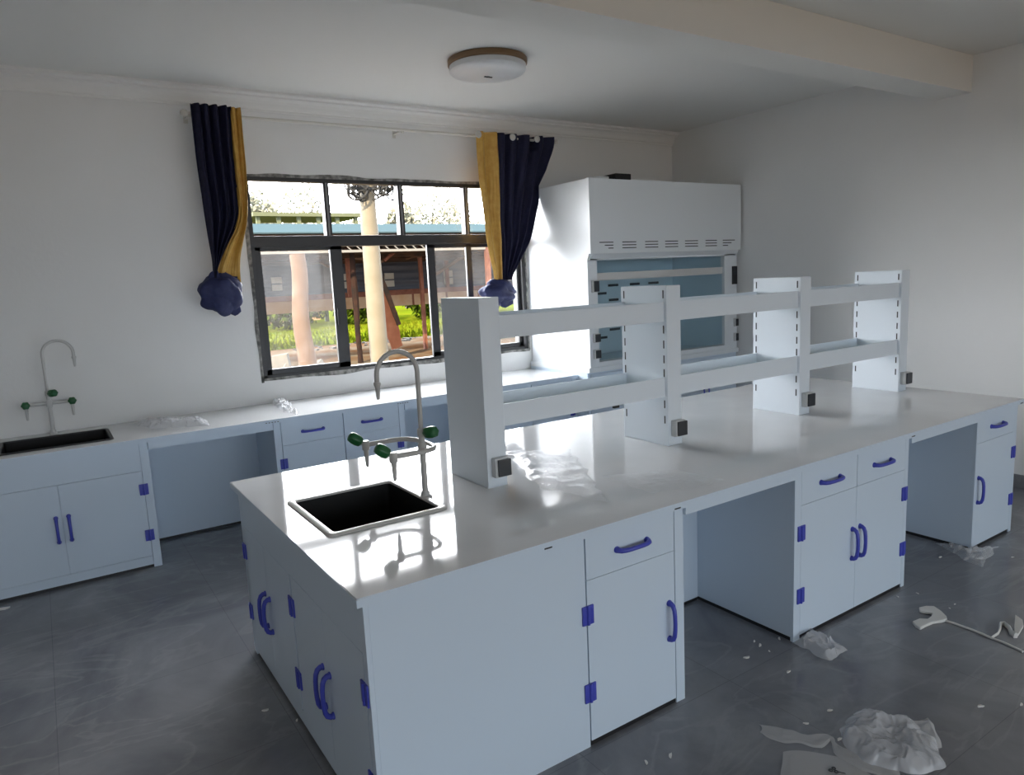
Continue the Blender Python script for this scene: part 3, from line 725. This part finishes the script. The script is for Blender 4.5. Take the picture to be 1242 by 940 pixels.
def knot(root, c, cen, rx, ry, rz, seed, tail, tp=.28):
    """the cloth pulled through itself: a lumpy twist with broad diagonal folds and a short tail"""
    b = MB()
    def fn(s, t):
        th = s * 2 * PI; ph = t * PI
        d = Vector((math.sin(ph) * math.cos(th), math.sin(ph) * math.sin(th), math.cos(ph)))
        q = d.x * .8 + d.z * 1.5 + .35 * math.sin(th * 2 + seed)
        fold = abs(math.sin(q * 1.7 + seed)) ** .7
        k = .86 + .17 * fold + .22 * noise.noise(d * 1.5 + Vector((seed * 3, 0, 0))) + (.035) * noise.noise(d * 4.5 + Vector((0, seed * 5, 0)))
        taper = 1 - tp * max(0, d.z) ** 2
        return Vector(cen) + Vector((d.x * rx * k * taper, d.y * ry * k, d.z * rz * k))
    b.grid(fn, 110, 60, True)
    for (tx, tz), (bx_, bz), wd in tail:
        def ft(s, t, tx=tx, tz=tz, bx_=bx_, bz=bz, wd=wd):
            th = s * 2 * PI
            x = tx + (bx_ - tx) * t; z = tz + (bz - tz) * t
            w_ = wd * (1 - .25 * t) * (1 + .14 * math.sin(4 * th + 2 * t + seed) + .2 * noise.noise((math.cos(th) * 1.5, math.sin(th) * 1.5, t * 2 + seed)))
            e_ = 1 if t < .97 else .05
            return Vector((x + w_ * math.cos(th) * e_, cen[1] + .45 * w_ * math.sin(th) * e_, z + .016 * math.sin(2 * th + seed)))
        b.grid(ft, 56, 18, True)
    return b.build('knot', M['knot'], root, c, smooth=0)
def curtains():
    # left
    L = edge([(230, 129), (238.6, 202), (252, 291), (258, 322), (257, 338)]); R = edge([(289, 131), (295, 194.5), (298, 236), (298, 269), (291, 300), (288, 327), (290, 338)])
    G = edge([(278.8, 131), (281, 173), (285, 216), (290, 268), (277, 290), (263, 322), (258, 337)])
    zt, zb = 3.035, 1.80
    c = (.59, RY, 1.55)
    r = thing('curtain', c, 'knotted navy curtain with gold edge hanging over plain wall beside the black window frame', 'curtain')
    panel('navy_cloth', M['navy'], r, c, L, G, zt, zb, 4.5, .026, .4, -.044, pinch=.2)
    panel('gold_band', M['gold'], r, c, [(z, x - .004) for z, x in G], R, zt - .005, zb, 1.5, .016, 2.0, -.042, n=48, pinch=.2)
    k = at(266, 359, 'y', RY - .04); knot(r, c, (k.x + .012, RY - .04, k.z + .02), .150, .085, .150, 1.3, [((k.x + .05, k.z - .02), (k.x + .095, k.z - .135), .060), ((k.x + .01, k.z + .05), (k.x + .075, k.z + .125), .085)], 0)
    # right
    L = edge([(574.6, 165), (576.5, 206), (581.6, 250.7), (585, 275), (588.5, 301.5), (596, 332), (597, 342)])
    R = edge([(667, 167), (668, 178), (657, 206), (649, 244), (644, 268), (639, 292), (622.5, 326), (613.5, 342)])
    G = edge([(598.5, 163), (601, 219), (603, 275), (605, 301), (606, 332), (606, 342)])
    zt, zb = 3.005, 1.72
    c = (3.15, RY, 1.41)
    r = thing('curtain', c, 'knotted navy and gold curtain with silver rings, hanging between window and fume hood', 'curtain')
    bh = at(644, 173, 'y', RY).x
    panel('navy_cloth', M['navy'], r, c, G, R, zt, zb, 4.5, .026, 2.2, -.042, pinch=.2, behind=(bh, .05), xmax=3.322)
    panel('gold_band', M['gold'], r, c, L, [(z, x + .004) for z, x in G], zt, zb, 1.6, .022, 2.6, -.046, n=48, pinch=.3)
    k = at(605, 354, 'y', RY - .04); knot(r, c, (k.x, RY - .04, k.z), .185, .09, .115, 2.1, [((k.x + .04, k.z - .02), (k.x + .065, k.z - .135), .10)])
    for u, v in ((581, 169), (622.5, 172), (652, 174)):
        p = at(u, v, 'y', RY - .07)
        b = MB(); pts = [(p.x + .024 * math.cos(2 * PI * k / 24), RY - .064, RZ + .024 * math.sin(2 * PI * k / 24)) for k in range(24)]
        b.tube(pts, .0075, 10, closed=True); b.build('grommet', M['chrome'], r, c, smooth=40)
        b = MB().lathe([(0, -.004), (.02, -.004), (.02, .004), (0, .004)], (p.x, RY - .062, RZ), 20, 'y'); b.build('grommet_core', M['rod'], r, c)
curtains()

# ------------------------------------------------------------------ packing litter
def crumple(name, mt, poly_fn, z0, h, label, cat, n=44, seed=0, freq=9, group=None, lift=.004, dome=0):
    """a crumpled sheet: poly_fn(s, t) gives its outline in x, y on the surface z0"""
    b = MB(); 
    def fn(s, t):
        x, y = poly_fn(s, t)
        q = Vector((x * freq, y * freq, seed))
        rim = min(1, 6 * min(s, 1 - s, t, 1 - t) + .15)
        k = (1 - abs(noise.noise(q)) * 1.6) * .55 + (1 - abs(noise.noise(q * 1.9 + Vector((3, 1, 0)))) * 1.6) * .3 + .22 * (1 - abs(noise.noise(q * 4.1)) * 2) + .1 * noise.noise(q * 9)
        dm = dome * (max(0, 1 - (2 * s - 1) ** 4) * max(0, 1 - (2 * t - 1) ** 4)) * (.75 + .5 * noise.noise(q * .45))
        jx = .25 / freq * noise.noise(q * 1.7 + Vector((5, 0, 0))); jy = .25 / freq * noise.noise(q * 1.7 + Vector((0, 9, 0)))
        return Vector((x + jx, y + jy, z0 + lift + max(0, h * k * rim + dm)))
    b.grid(fn, n, n)
    c = poly_fn(.5, .5)
    o = b.build(name, mt, None, (c[0], c[1], z0), smooth=35, loc=(c[0], c[1], z0))
    return tag(o, label, cat, group)
def quad(pix, z):
    P = [at(u, v, 'z', z) for u, v in pix]
    return lambda s, t: tuple((P[0].lerp(P[1], s)).lerp(P[3].lerp(P[2], s), t)[:2])
def blob(pix_c, ru, z, squash=1.0, seed=0):
    """round-ish outline for sheets: centre pixel, radius in metres"""
    P = at(*pix_c, 'z', z)
    def f(s, t):
        a = 2 * s - 1; b_ = 2 * t - 1
        x = a * math.sqrt(1 - b_ * b_ / 2); y = b_ * math.sqrt(1 - a * a / 2)
        k = ru * (1 + .2 * noise.noise((x * 1.5 + seed, y * 1.5, seed)))
        return (P.x + x * k, P.y + y * k * squash)
    return f
crumple('plastic_wrap', M['film2'], quad([(962, 782), (1004, 803), (1030, 790), (985, 765)], 0), 0, .045, 'clear plastic bag lying against the corner of the middle island cabinet', 'plastic bag', seed=2)
crumple('plastic_wrap', M['film'], quad([(1133, 661), (1190, 690), (1209, 665), (1181, 673)], 0), 0, .045, 'clear plastic wrap around the foot of the far island cabinet', 'plastic wrap', seed=3)
crumple('plastic_wrap', M['film2'], blob((1080, 905), .165, 0, .95, 5), 0, .030, 'big crumpled milky plastic bundle on the floor in front', 'plastic wrap', n=80, seed=7, freq=9, dome=.055)
crumple('plastic_wrap', M['paper'], quad([(1092, 872), (1120, 870), (1141, 905), (1118, 910)], 0), 0, .02, 'flat grey plastic flap beside the big crumpled bundle', 'plastic wrap', seed=12, freq=5, lift=.012)
def strip_path(pix, widths, z, y_wob=.0):
    P = [at(u, v, 'z', z) for u, v in pix]
    def f(s, t):
        k = s * (len(P) - 1); i = min(int(k), len(P) - 2); a = k - i
        p = P[i].lerp(P[i + 1], a); d = (P[i + 1] - P[i]).normalized(); nn = Vector((-d.y, d.x, 0)); wdt = widths[i] + (widths[i + 1] - widths[i]) * a
        p = p + nn * wdt * (t - .5); return (p.x, p.y)
    return f
crumple('foam_strip', M['paper'], strip_path([(920, 885), (950, 893), (985, 900), (1003, 898), (1020, 912), (1050, 930), (1085, 938)], [.05, .075, .06, .03, .05, .055, .05], 0), 0, .008, 'long thin grey foam strip on the floor before the crumpled bundle', 'packing strip', n=60, seed=4, freq=8)
sh = crumple('foam_sheet', M['paper'], quad([(938, 912), (1015, 916), (1085, 965), (955, 975)], 0), 0, .003, 'flat translucent foam sheet with a small dark symbol, partly under the foam strip', 'packing sheet', seed=8, freq=3)
p = at(1011, 934, 'z', .009)
b = MB()
for k, a in enumerate((0, 2.1, 4.2)):
    q = Vector((math.cos(a + .5) * .010, math.sin(a + .5) * .010, 0)); b.tube([p + q + Vector((.006 * math.cos(j * PI / 4), .006 * math.sin(j * PI / 4), 0)) for j in range(8)], .0018, 6, closed=True)
b.tube([p + Vector((.004, -.012, 0)), p + Vector((.016, -.034, 0))], .0015, 6)
b.build('printed_mark', M['dark'], sh, sh.location)
# torn foam piece with cord
def outline_prism(pix, z0, z1, mb, rough=.0):
    P = [at(u, v, 'z', z0) for u, v in pix]
    mb.prism([(q.x, q.y) for q in P], 'z', z0, z1); return mb
zf = lambda x, y: (1090 + x / 8.17, 720 + y / 8.17)
c = at(1140, 750, 'z', 0)
r = thing('foam_tie', c, 'white forked foam piece on a thin cord lying on the floor', 'packing foam')
mb = outline_prism([zf(*q) for q in ((200, 160), (270, 145), (350, 148), (420, 195), (475, 250), (480, 275), (430, 292), (340, 305), (270, 335), (215, 365), (165, 340), (135, 300), (205, 270), (285, 275), (320, 250), (335, 215), (270, 205), (205, 190))], .001, .016, MB())
o = mb.build('foam_fork', M['foam'], r, c)
bv = o.modifiers.new('soft', 'BEVEL'); bv.width = .004; bv.segments = 2
MB().tube([at(*zf(*q), 'z', .006) for q in ((470, 270), (540, 290), (620, 320), (720, 355), (820, 395), (920, 440), (1030, 480), (1130, 525), (1230, 575))], .0055, 8).build('cord', M['foam'], r, c, smooth=50)
c = at(1228, 768, 'z', 0)
def ribbon():
    pts = [at(*zf(*q), 'z', .008) for q in ((920, 435), (985, 395), (1005, 350), (1010, 300), (1050, 300), (1095, 340), (1115, 390), (1160, 425))]
    pts2 = [at(*zf(*q), 'z', .02) for q in ((1160, 425), (1175, 350), (1160, 250))] 
    b = MB(); b.tube(pts, [.006, .008, .011, .012, .013, .016, .018, .02], 8, flat=.45)
    b.prism([(q.x, q.y) for q in [at(*zf(*z_), 'z', 0) for z_ in ((1150, 430), (1145, 340), (1155, 235), (1225, 285), (1235, 340), (1185, 425))]], 'z', .002, .014)
    return tag(b.build('foam_ribbon', M['foam'], None, c, smooth=40, loc=c), 'curled white foam ribbon on the floor beside the cord', 'packing foam')
ribbon()
# wrap on the worktops
crumple('plastic_wrap', M['film2'], quad([(158, 517), (185, 521), (256, 518), (250, 510)], H), H, .035, 'crumpled clear plastic bag on the bench beside the wall sink', 'plastic bag', n=60, seed=21, freq=12, dome=.03)
crumple('plastic_wrap', M['film2'], quad([(328, 488), (346, 502), (362, 504), (344, 486)], H), H, .045, 'small white plastic bag on the bench below the window corner', 'plastic bag', seed=23, freq=12)
crumple('plastic_wrap', M['film'], quad([(613, 548), (650, 592), (742, 612), (690, 545)], H), H, .014, 'thin clear plastic film lying on the island worktop before the rack', 'plastic film', n=60, seed=25, freq=8)
crumple('plastic_wrap', M['film'], quad([(730, 578), (790, 600), (880, 585), (820, 572)], H), H, .010, 'small loose clear film on the island worktop, well away from the sink', 'plastic film', n=50, seed=29, freq=9)
# white scraps on the floor
random.seed(11)
sc0 = None
spots = [(1006, 862), (978, 878), (1018, 897), (784, 925), (813, 917), (915, 638 + 140), (922, 783), (933, 790), (906, 798), (945, 775), (1152, 738), (1158, 733), (1089, 724), (1239, 855), (1189, 857), (956, 815), (1140, 676), (1228, 676), (3, 739), (322, 862), (360, 874), (1113, 720)]
for i, (u, v) in enumerate(spots):
    p = at(u, v, 'z', 0)
    if sc0 is None:
        b = MB(); b.prism([(.012 * math.cos(a) * (1 + .4 * math.sin(3 * a)), .007 * math.sin(a) * (1 + .3 * math.cos(2 * a))) for a in [2 * PI * k / 9 for k in range(9)]], 'z', 0, .005)
        sc0 = o = b.build('foam_scrap', M['foam'], None)
    else: o = sc0.copy(); COL.objects.link(o)
    o.location = (p.x, p.y, 0); o.rotation_euler = (0, 0, random.uniform(0, 6)); k = random.uniform(.5, 1.1) if i != 18 else 2.8; o.scale = (k, k, min(k, 1.2))
    tag(o, 'tiny white scrap of packing foam lying loose on the dark floor', 'foam scrap', 'foam scraps on the floor')
    if i == 18: tag(o, 'larger white scrap on the floor before the wall sink cabinet', 'foam scrap', 'foam scraps on the floor')

# ------------------------------------------------------------------ outdoors
GZ = -.25
tag(MB().box(-60, 90, -70, 130, GZ - .3, GZ).build('ground', M['earth']), kind='structure')
def shed():
    c = (8, 17.5, GZ)
    r = thing('derelict_shed', c, 'derelict open shed with dark walls, blue roof and rusty posts outside the window', 'shed')
    yf, yb = 15.0, 20.0; xa, xb = 0.5, 18
    MB().box(xa, xb, yb, yb + .1, 1.50, 3.3).build('back_wall', M['navywall'], r, c)
    bo = MB().box(xa, xb, yb - .15, yb + .15, 1.0, 1.36).build('wall_band', M['band'], r, c)
    MB().box(xa, xb, yb - .22, yb + .2, 1.36, 1.52).build('ledge', M['rust'], r, c)
    for k in range(14): MB().box(xa + .4 + k * 1.27, xa + .46 + k * 1.27, yb - .17, yb - .14, 1.0, 1.36).build('joint', M['rust'], bo, c)
    for u, v0, v1, wd in ((335.5, 336, 353, 11), (419, 332, 350, 8), (472, 331, 348, 10), (543.5, 328, 345, 9.5)):
        a = at(u - wd / 2, v1, 'y', yb - .01); b_ = at(u + wd / 2, v0, 'y', yb - .01)
        f = MB().box(a.x, b_.x, yb - .04, yb - .0, a.z, b_.z).build('window', M['shedwin'], r, c)
        zm = (a.z + b_.z) / 2; MB().box(a.x, b_.x, yb - .05, yb - .04, zm - .02, zm + .02).build('bar', M['navywall'], f, c)
    # roof: blue on top, dark beneath
    MB().prism([(yf - .3, 2.97), (yf - .3, 3.0), (yb + .3, 3.68), (yb + .3, 3.62)], 'x', xa - .3, xb + .3).build('roof_sheet', M['blueroof'], r, c)
    u_ = MB(); u_.prism([(yf + .1, 2.56), (yf + .1, 2.62), (yb - .05, 2.50), (yb - .05, 2.42)], 'x', xa, xb); u_.prism([(yf - .2, 2.90), (yf - .2, 2.96), (yb + .2, 3.60), (yb + .2, 3.54)], 'x', xa - .2, xb + .2)
    for k in range(18):
        x = xa + k * 1.0; u_.box(x, x + .08, yf, yb, 2.62 + (k % 3) * .07, 2.72 + (k % 3) * .07)
    for k in range(3): u_.box(xa, xb, yf + 1.2 + k * 1.3, yf + 1.3 + k * 1.3, 2.45, 2.60)
    u_.build('roof_frame', M['underroof'], r, c)
    lt = MB(); z0, z1 = at(480, 304, 'y', yf).z, at(480, 295, 'y', yf).z
    lt.box(xa, xb, yf - .03, yf + .03, z0 - .02, z0 + .04); lt.box(xa, xb, yf - .03, yf + .03, z1 - .04, z1 + .02)
    nseg = 70
    for k in range(nseg):
        x = xa + (xb - xa) * k / nseg; dx = (xb - xa) / nseg * .8
        lt.tube([(x, yf, z1), (x + dx, yf, z0)], .018, 5)
    lt.build('lattice_truss', M['whitesteel'], r, c)
    bp_ = at(434, 400, 'y', 15.6)
    b = MB(); random.seed(2); b.tube([(bp_.x + random.uniform(-.008, .008), 15.6, z) for z in [GZ + .32 * k for k in range(10)]], [.075 + random.uniform(-.012, .014) for _ in range(10)], 8); b.build('post', M['charred'], r, c)['label'] = 'charred black post'
    q = at(515, 400, 'y', 17.3); MB().box(q.x - .05, q.x + .05, 17.25, 17.35, GZ, 3.0).build('post', M['rust'], r, c)
    q = at(424, 330, 'y', 16.5); MB().box(q.x - .09, q.x + .09, 16.45, 16.55, 1.45, 2.8).build('post', M['rust'], r, c)['label'] = 'rusty upper post'
    for x in (.8, 11.2, 14.5, 17.6): MB().box(x - .06, x + .06, yb - .1, yb + .02, GZ, 2.9).build('post', M['rust'], r, c)
    for x in (3.0, 9.8, 13, 16.5): MB().box(x - .06, x + .06, yf - .06, yf + .06, GZ, 2.9).build('post', M['rust'], r, c)
    a, b_ = at(520, 338, 'y', 18.5), at(566, 308, 'y', 18.5); MB().tube([a, b_], .06, 6).build('brace', M['wood'], r, c)
    a, b_ = at(466, 316, 'y', 16), at(482, 302, 'y', 16); MB().tube([a, b_], .05, 6).build('brace', M['rust'], r, c)
    random.seed(5)
    jn = MB()
    for k in range(26):
        x = random.uniform(5.5, 9.5); y = random.uniform(15.5, 18.5); z = random.uniform(2.35, 2.75)
        jn.tube([(x, y, z), (x + random.uniform(-.5, .5), y + random.uniform(-.3, .3), z + random.uniform(-.12, .12))], random.uniform(.012, .04), 5)
    jn.build('hanging_debris', M['wood'], r, c)
shed()
def pole():
    q = at(450, 300, 'y', 13.0); x, y = q.x, q.y; c = (x, y, GZ)
    r = thing('utility_pole', c, 'thick cream utility pole standing outside the open window', 'pole')
    top = at(450, 214, 'y', y).z
    MB().lathe([(0, 0), (.205, 0), (.20, 1.5), (.185, 3.0), (.17, top - GZ + .0), (0, top - GZ + .02)], (x, y, GZ), 24).build('shaft', M['pole'], r, c, smooth=40)
    random.seed(9); b = MB(); zc = at(450, 230, 'y', y).z
    for k in range(24):
        cx_ = x + random.choice((-.33, -.25, .2, .38, .5)) + random.uniform(-.08, .08); cz_ = zc + random.uniform(-.12, .14); rr = random.uniform(.09, .2); tl = random.uniform(-.7, .7)
        b.tube([(cx_ + rr * math.cos(a), y - .2 + .12 * math.sin(a + k), cz_ + rr * .8 * math.sin(a) + tl * rr * math.cos(a)) for a in [2 * PI * j / 18 for j in range(18)]], .02, 6, closed=True)
    b.box(x - .5, x + .6, y - .22, y - .16, zc - .03, zc + .03)
    b.build('wire_coils', M['wire'], r, c)
pole()
def leaning(name, u0, v0, u1, v1, y0, y1, w0, w1, mt, label, thick=.06):
    a, b_ = at(u0, v0, 'y', y0), at(u1, v1, 'y', y1)
    m = MB(); d = (b_ - a).normalized(); s = Vector((0, 1, 0)).cross(d).normalized()
    V = []
    N = 9; random.seed(3)
    for k in range(N + 1):
        t = k / N; p = a.lerp(b_, t); wv = (w0 + (w1 - w0) * math.sin(min(1, t * 1.15) * PI * .75)) * (1 + random.uniform(-.08, .08)); 
        V.append([m.bm.verts.new(p + s * wv * q + Vector((0, e_ * thick, 0))) for q, e_ in ((-.5, -.5), (.5, -.5), (.5, .5), (-.5, .5))])
    for A, B in zip(V, V[1:]):
        for i in range(4): m.bm.faces.new((A[i], A[(i + 1) % 4], B[(i + 1) % 4], B[i]))
    m.bm.faces.new(list(reversed(V[0]))); m.bm.faces.new(V[-1])
    loc = (b_.x, b_.y, b_.z)
    return tag(m.build(name, mt, None, loc, loc=loc), label, 'plank')
leaning('leaning_plank', 457, 338, 482, 422, 15.4, 15.9, .12, .42, M['plank'], 'wide red-brown plank leaning against the shed behind the cream pole')
leaning('leaning_plank', 460, 330, 484, 394, 15.2, 15.6, .08, .13, M['charred'], 'narrow dark slat leaning beside the wide red-brown plank', .05)
q = at(372, 430, 'y', 11.5)
tag(MB().tube([(q.x - .02 + .03 * math.sin(k), 11.5, GZ + (at(365, 308, 'y', 11.5).z - GZ) * k / 9) for k in range(10)], [.19, .18, .17, .165, .16, .155, .15, .15, .145, .14], 14).build('bare_tree', M['wood'], None, (q.x, 11.5, GZ), smooth=50, loc=(q.x, 11.5, GZ)), 'bare brown tree seen through the dusty sliding pane', 'tree')
# rubble heap
random.seed(6)
b = MB()
q = at(350, 425, 'y', 13)
for k in range(130):
    a = random.uniform(0, 6.28); rr = 1.3 * math.sqrt(random.random()); hh = max(0, .55 * (1 - rr / 1.3))
    s = random.uniform(.06, .17); p = Vector((q.x + rr * math.cos(a) * 1.2, 13 + rr * math.sin(a), GZ + random.uniform(0, hh)))
    b.box(p.x - s, p.x + s, p.y - s, p.y + s, p.z - s * .6, p.z + s * .6, rot=Euler((random.random() * 3, random.random() * 3, 0)).to_matrix())
tag(b.build('rubble', M['stone'], None, (q.x, 13, GZ), loc=(q.x, 13, GZ)), 'heap of grey rubble outside below the dusty pane', 'rubble', kind='stuff')
b = MB()
for k in range(240):
    x = random.uniform(6, 18); y = random.choice((random.uniform(12, 14.5), random.uniform(20.4, 21.9))); s = random.uniform(.02, .07)
    b.box(x - s, x + s, y - s, y + s, GZ, GZ + s, rot=Euler((0, 0, random.random() * 3)).to_matrix())
tag(b.build('stones', M['stone'], None), 'scattered pale stones on the ground under the shed', 'stones', kind='stuff')
# grass beyond
b = MB()
tag(MB().box(-20, 60, 22, 95, GZ - .01, GZ + .012).build('lawn', M['grass']), kind='structure')
for k in range(9000):
    y = 22 + 8.5 * random.random() ** 1.4; x = random.uniform(1, 12 + y); h_ = random.uniform(.08, .28); a = random.random() * 3
    dx, dy = .035 * math.cos(a), .035 * math.sin(a); lx = random.uniform(-.1, .1)
    b.bm.faces.new([b.bm.verts.new(v_) for v_ in ((x - dx, y - dy, GZ), (x + dx, y + dy, GZ), (x + lx, y + .02, GZ + h_))])
tag(b.build('grass', M['grass'], None), 'bright sunlit grass beyond the shed', 'grass', kind='stuff')
def foliage(b, c, rx, ry, rz, nleaf, size):
    for k in range(nleaf):
        d = Vector((random.gauss(0, 1), random.gauss(0, 1), random.gauss(0, 1))).normalized() * (random.random() ** .4)
        k2 = 1 + .35 * noise.noise(d * 2 + Vector(c))
        p = Vector(c) + Vector((d.x * rx, d.y * ry, d.z * rz)) * k2
        a = Vector((random.gauss(0, 1), random.gauss(0, 1), random.gauss(0, 1))).normalized(); e_ = a.orthogonal().normalized(); s = size * random.uniform(.6, 1.3)
        b.bm.faces.new([b.bm.verts.new(p + v_) for v_ in (e_ * s, a * s * .5, -e_ * s, -a * s * .5)])
def bush(x, y, rx, h, label):
    c = (x, y, GZ + .05); b = MB(); foliage(b, (x, y, GZ + h / 2), rx, rx * .7, h / 2, 1900, .17)
    tag(b.build('bush', M['hedge'], None, c, loc=c), label, 'bush', 'bushes beyond the shed')
for i, (x, y, rx, h) in enumerate(((9.4, 33, 1.45, 2.6), (13.2, 33.3, 1.5, 3.0), (17.0, 33, 1.45, 2.7), (20.8, 33.2, 1.5, 2.9), (24.6, 33, 1.45, 2.7), (5.6, 33.3, 1.45, 2.5), (7.5, 36.3, 1.75, 3.1), (11.3, 36.4, 1.6, 3.2), (15.1, 36.3, 1.6, 3.1), (18.9, 36.5, 1.55, 3.2), (22.9, 36.3, 1.55, 3.1))):
    bush(x, y, rx, h, 'dense green bush in the row beyond the grass and shed')
def tree(u, y, h, rx, label, nleaf=700, mt='pale'):
    x = at(u, 260, 'y', y).x; c = (x, y, GZ)
    r = thing('tree', c, label, 'tree', 'pale trees on the skyline')
    b = MB(); b.tube([(x, y, GZ), (x + .1, y, GZ + h * .4), (x, y, GZ + h * .75)], [.25, .18, .06], 8)
    random.seed(int(u))
    for k in range(7):
        a = k * .9; b.tube([(x, y, GZ + h * (.35 + .05 * k)), (x + rx * .8 * math.cos(a), y + rx * .5 * math.sin(a), GZ + h * (.6 + .05 * k))], [.09, .02], 5)
    b.build('trunk', M['bark'], r, c)
    b = MB(); foliage(b, (x, y, GZ + h * .68), rx, rx * .8, h * .32, nleaf * 5, .22); b.build('crown', M[mt], r, c)
tree(300, 46, 8.2, 2.6, 'pale tree on the skyline behind the lime roof, leftmost of those in the window', 700)
tree(368, 66, 12.0, 3.0, 'sparse pale tree on the skyline between the first two window mullions', 300)
tree(425, 74, 9.0, 2.6, 'low pale tree on the skyline just before the cream pole', 500)
tree(487, 50, 8.2, 1.6, 'small green-grey tree on the skyline behind the middle mullion', 600)
tree(524, 64, 12.0, 3.6, 'wide sparse tree on the skyline in the third upper pane', 420)
tree(556, 82, 12.5, 3.4, 'pale bushy tree on the skyline beside the gold curtain', 600)
def canopy():
    y = 40; a, b_ = at(296, 266, 'y', y), at(424, 266, 'y', y); c = ((a.x + b_.x) / 2, y, GZ); zt, zb = at(350, 262, 'y', y).z, at(350, 266.5, 'y', y).z
    r = thing('market_canopy', c, 'long low pale green roof on posts far behind the shed', 'canopy')
    MB().box(a.x, b_.x, y - 2, y + 2, zb, zt).build('roof', M['limeroof'], r, c)
    for k in range(6):
        x = a.x + .3 + (b_.x - a.x - .6) * k / 5; MB().box(x - .1, x + .1, y - 1.8, y - 1.6, GZ, zb).build('post', M['limeroof'], r, c)
    MB().box(a.x + .5, b_.x - 2, y + 1, y + 1.2, GZ, zb - .5).build('wall', M['band'], r, c)
canopy()
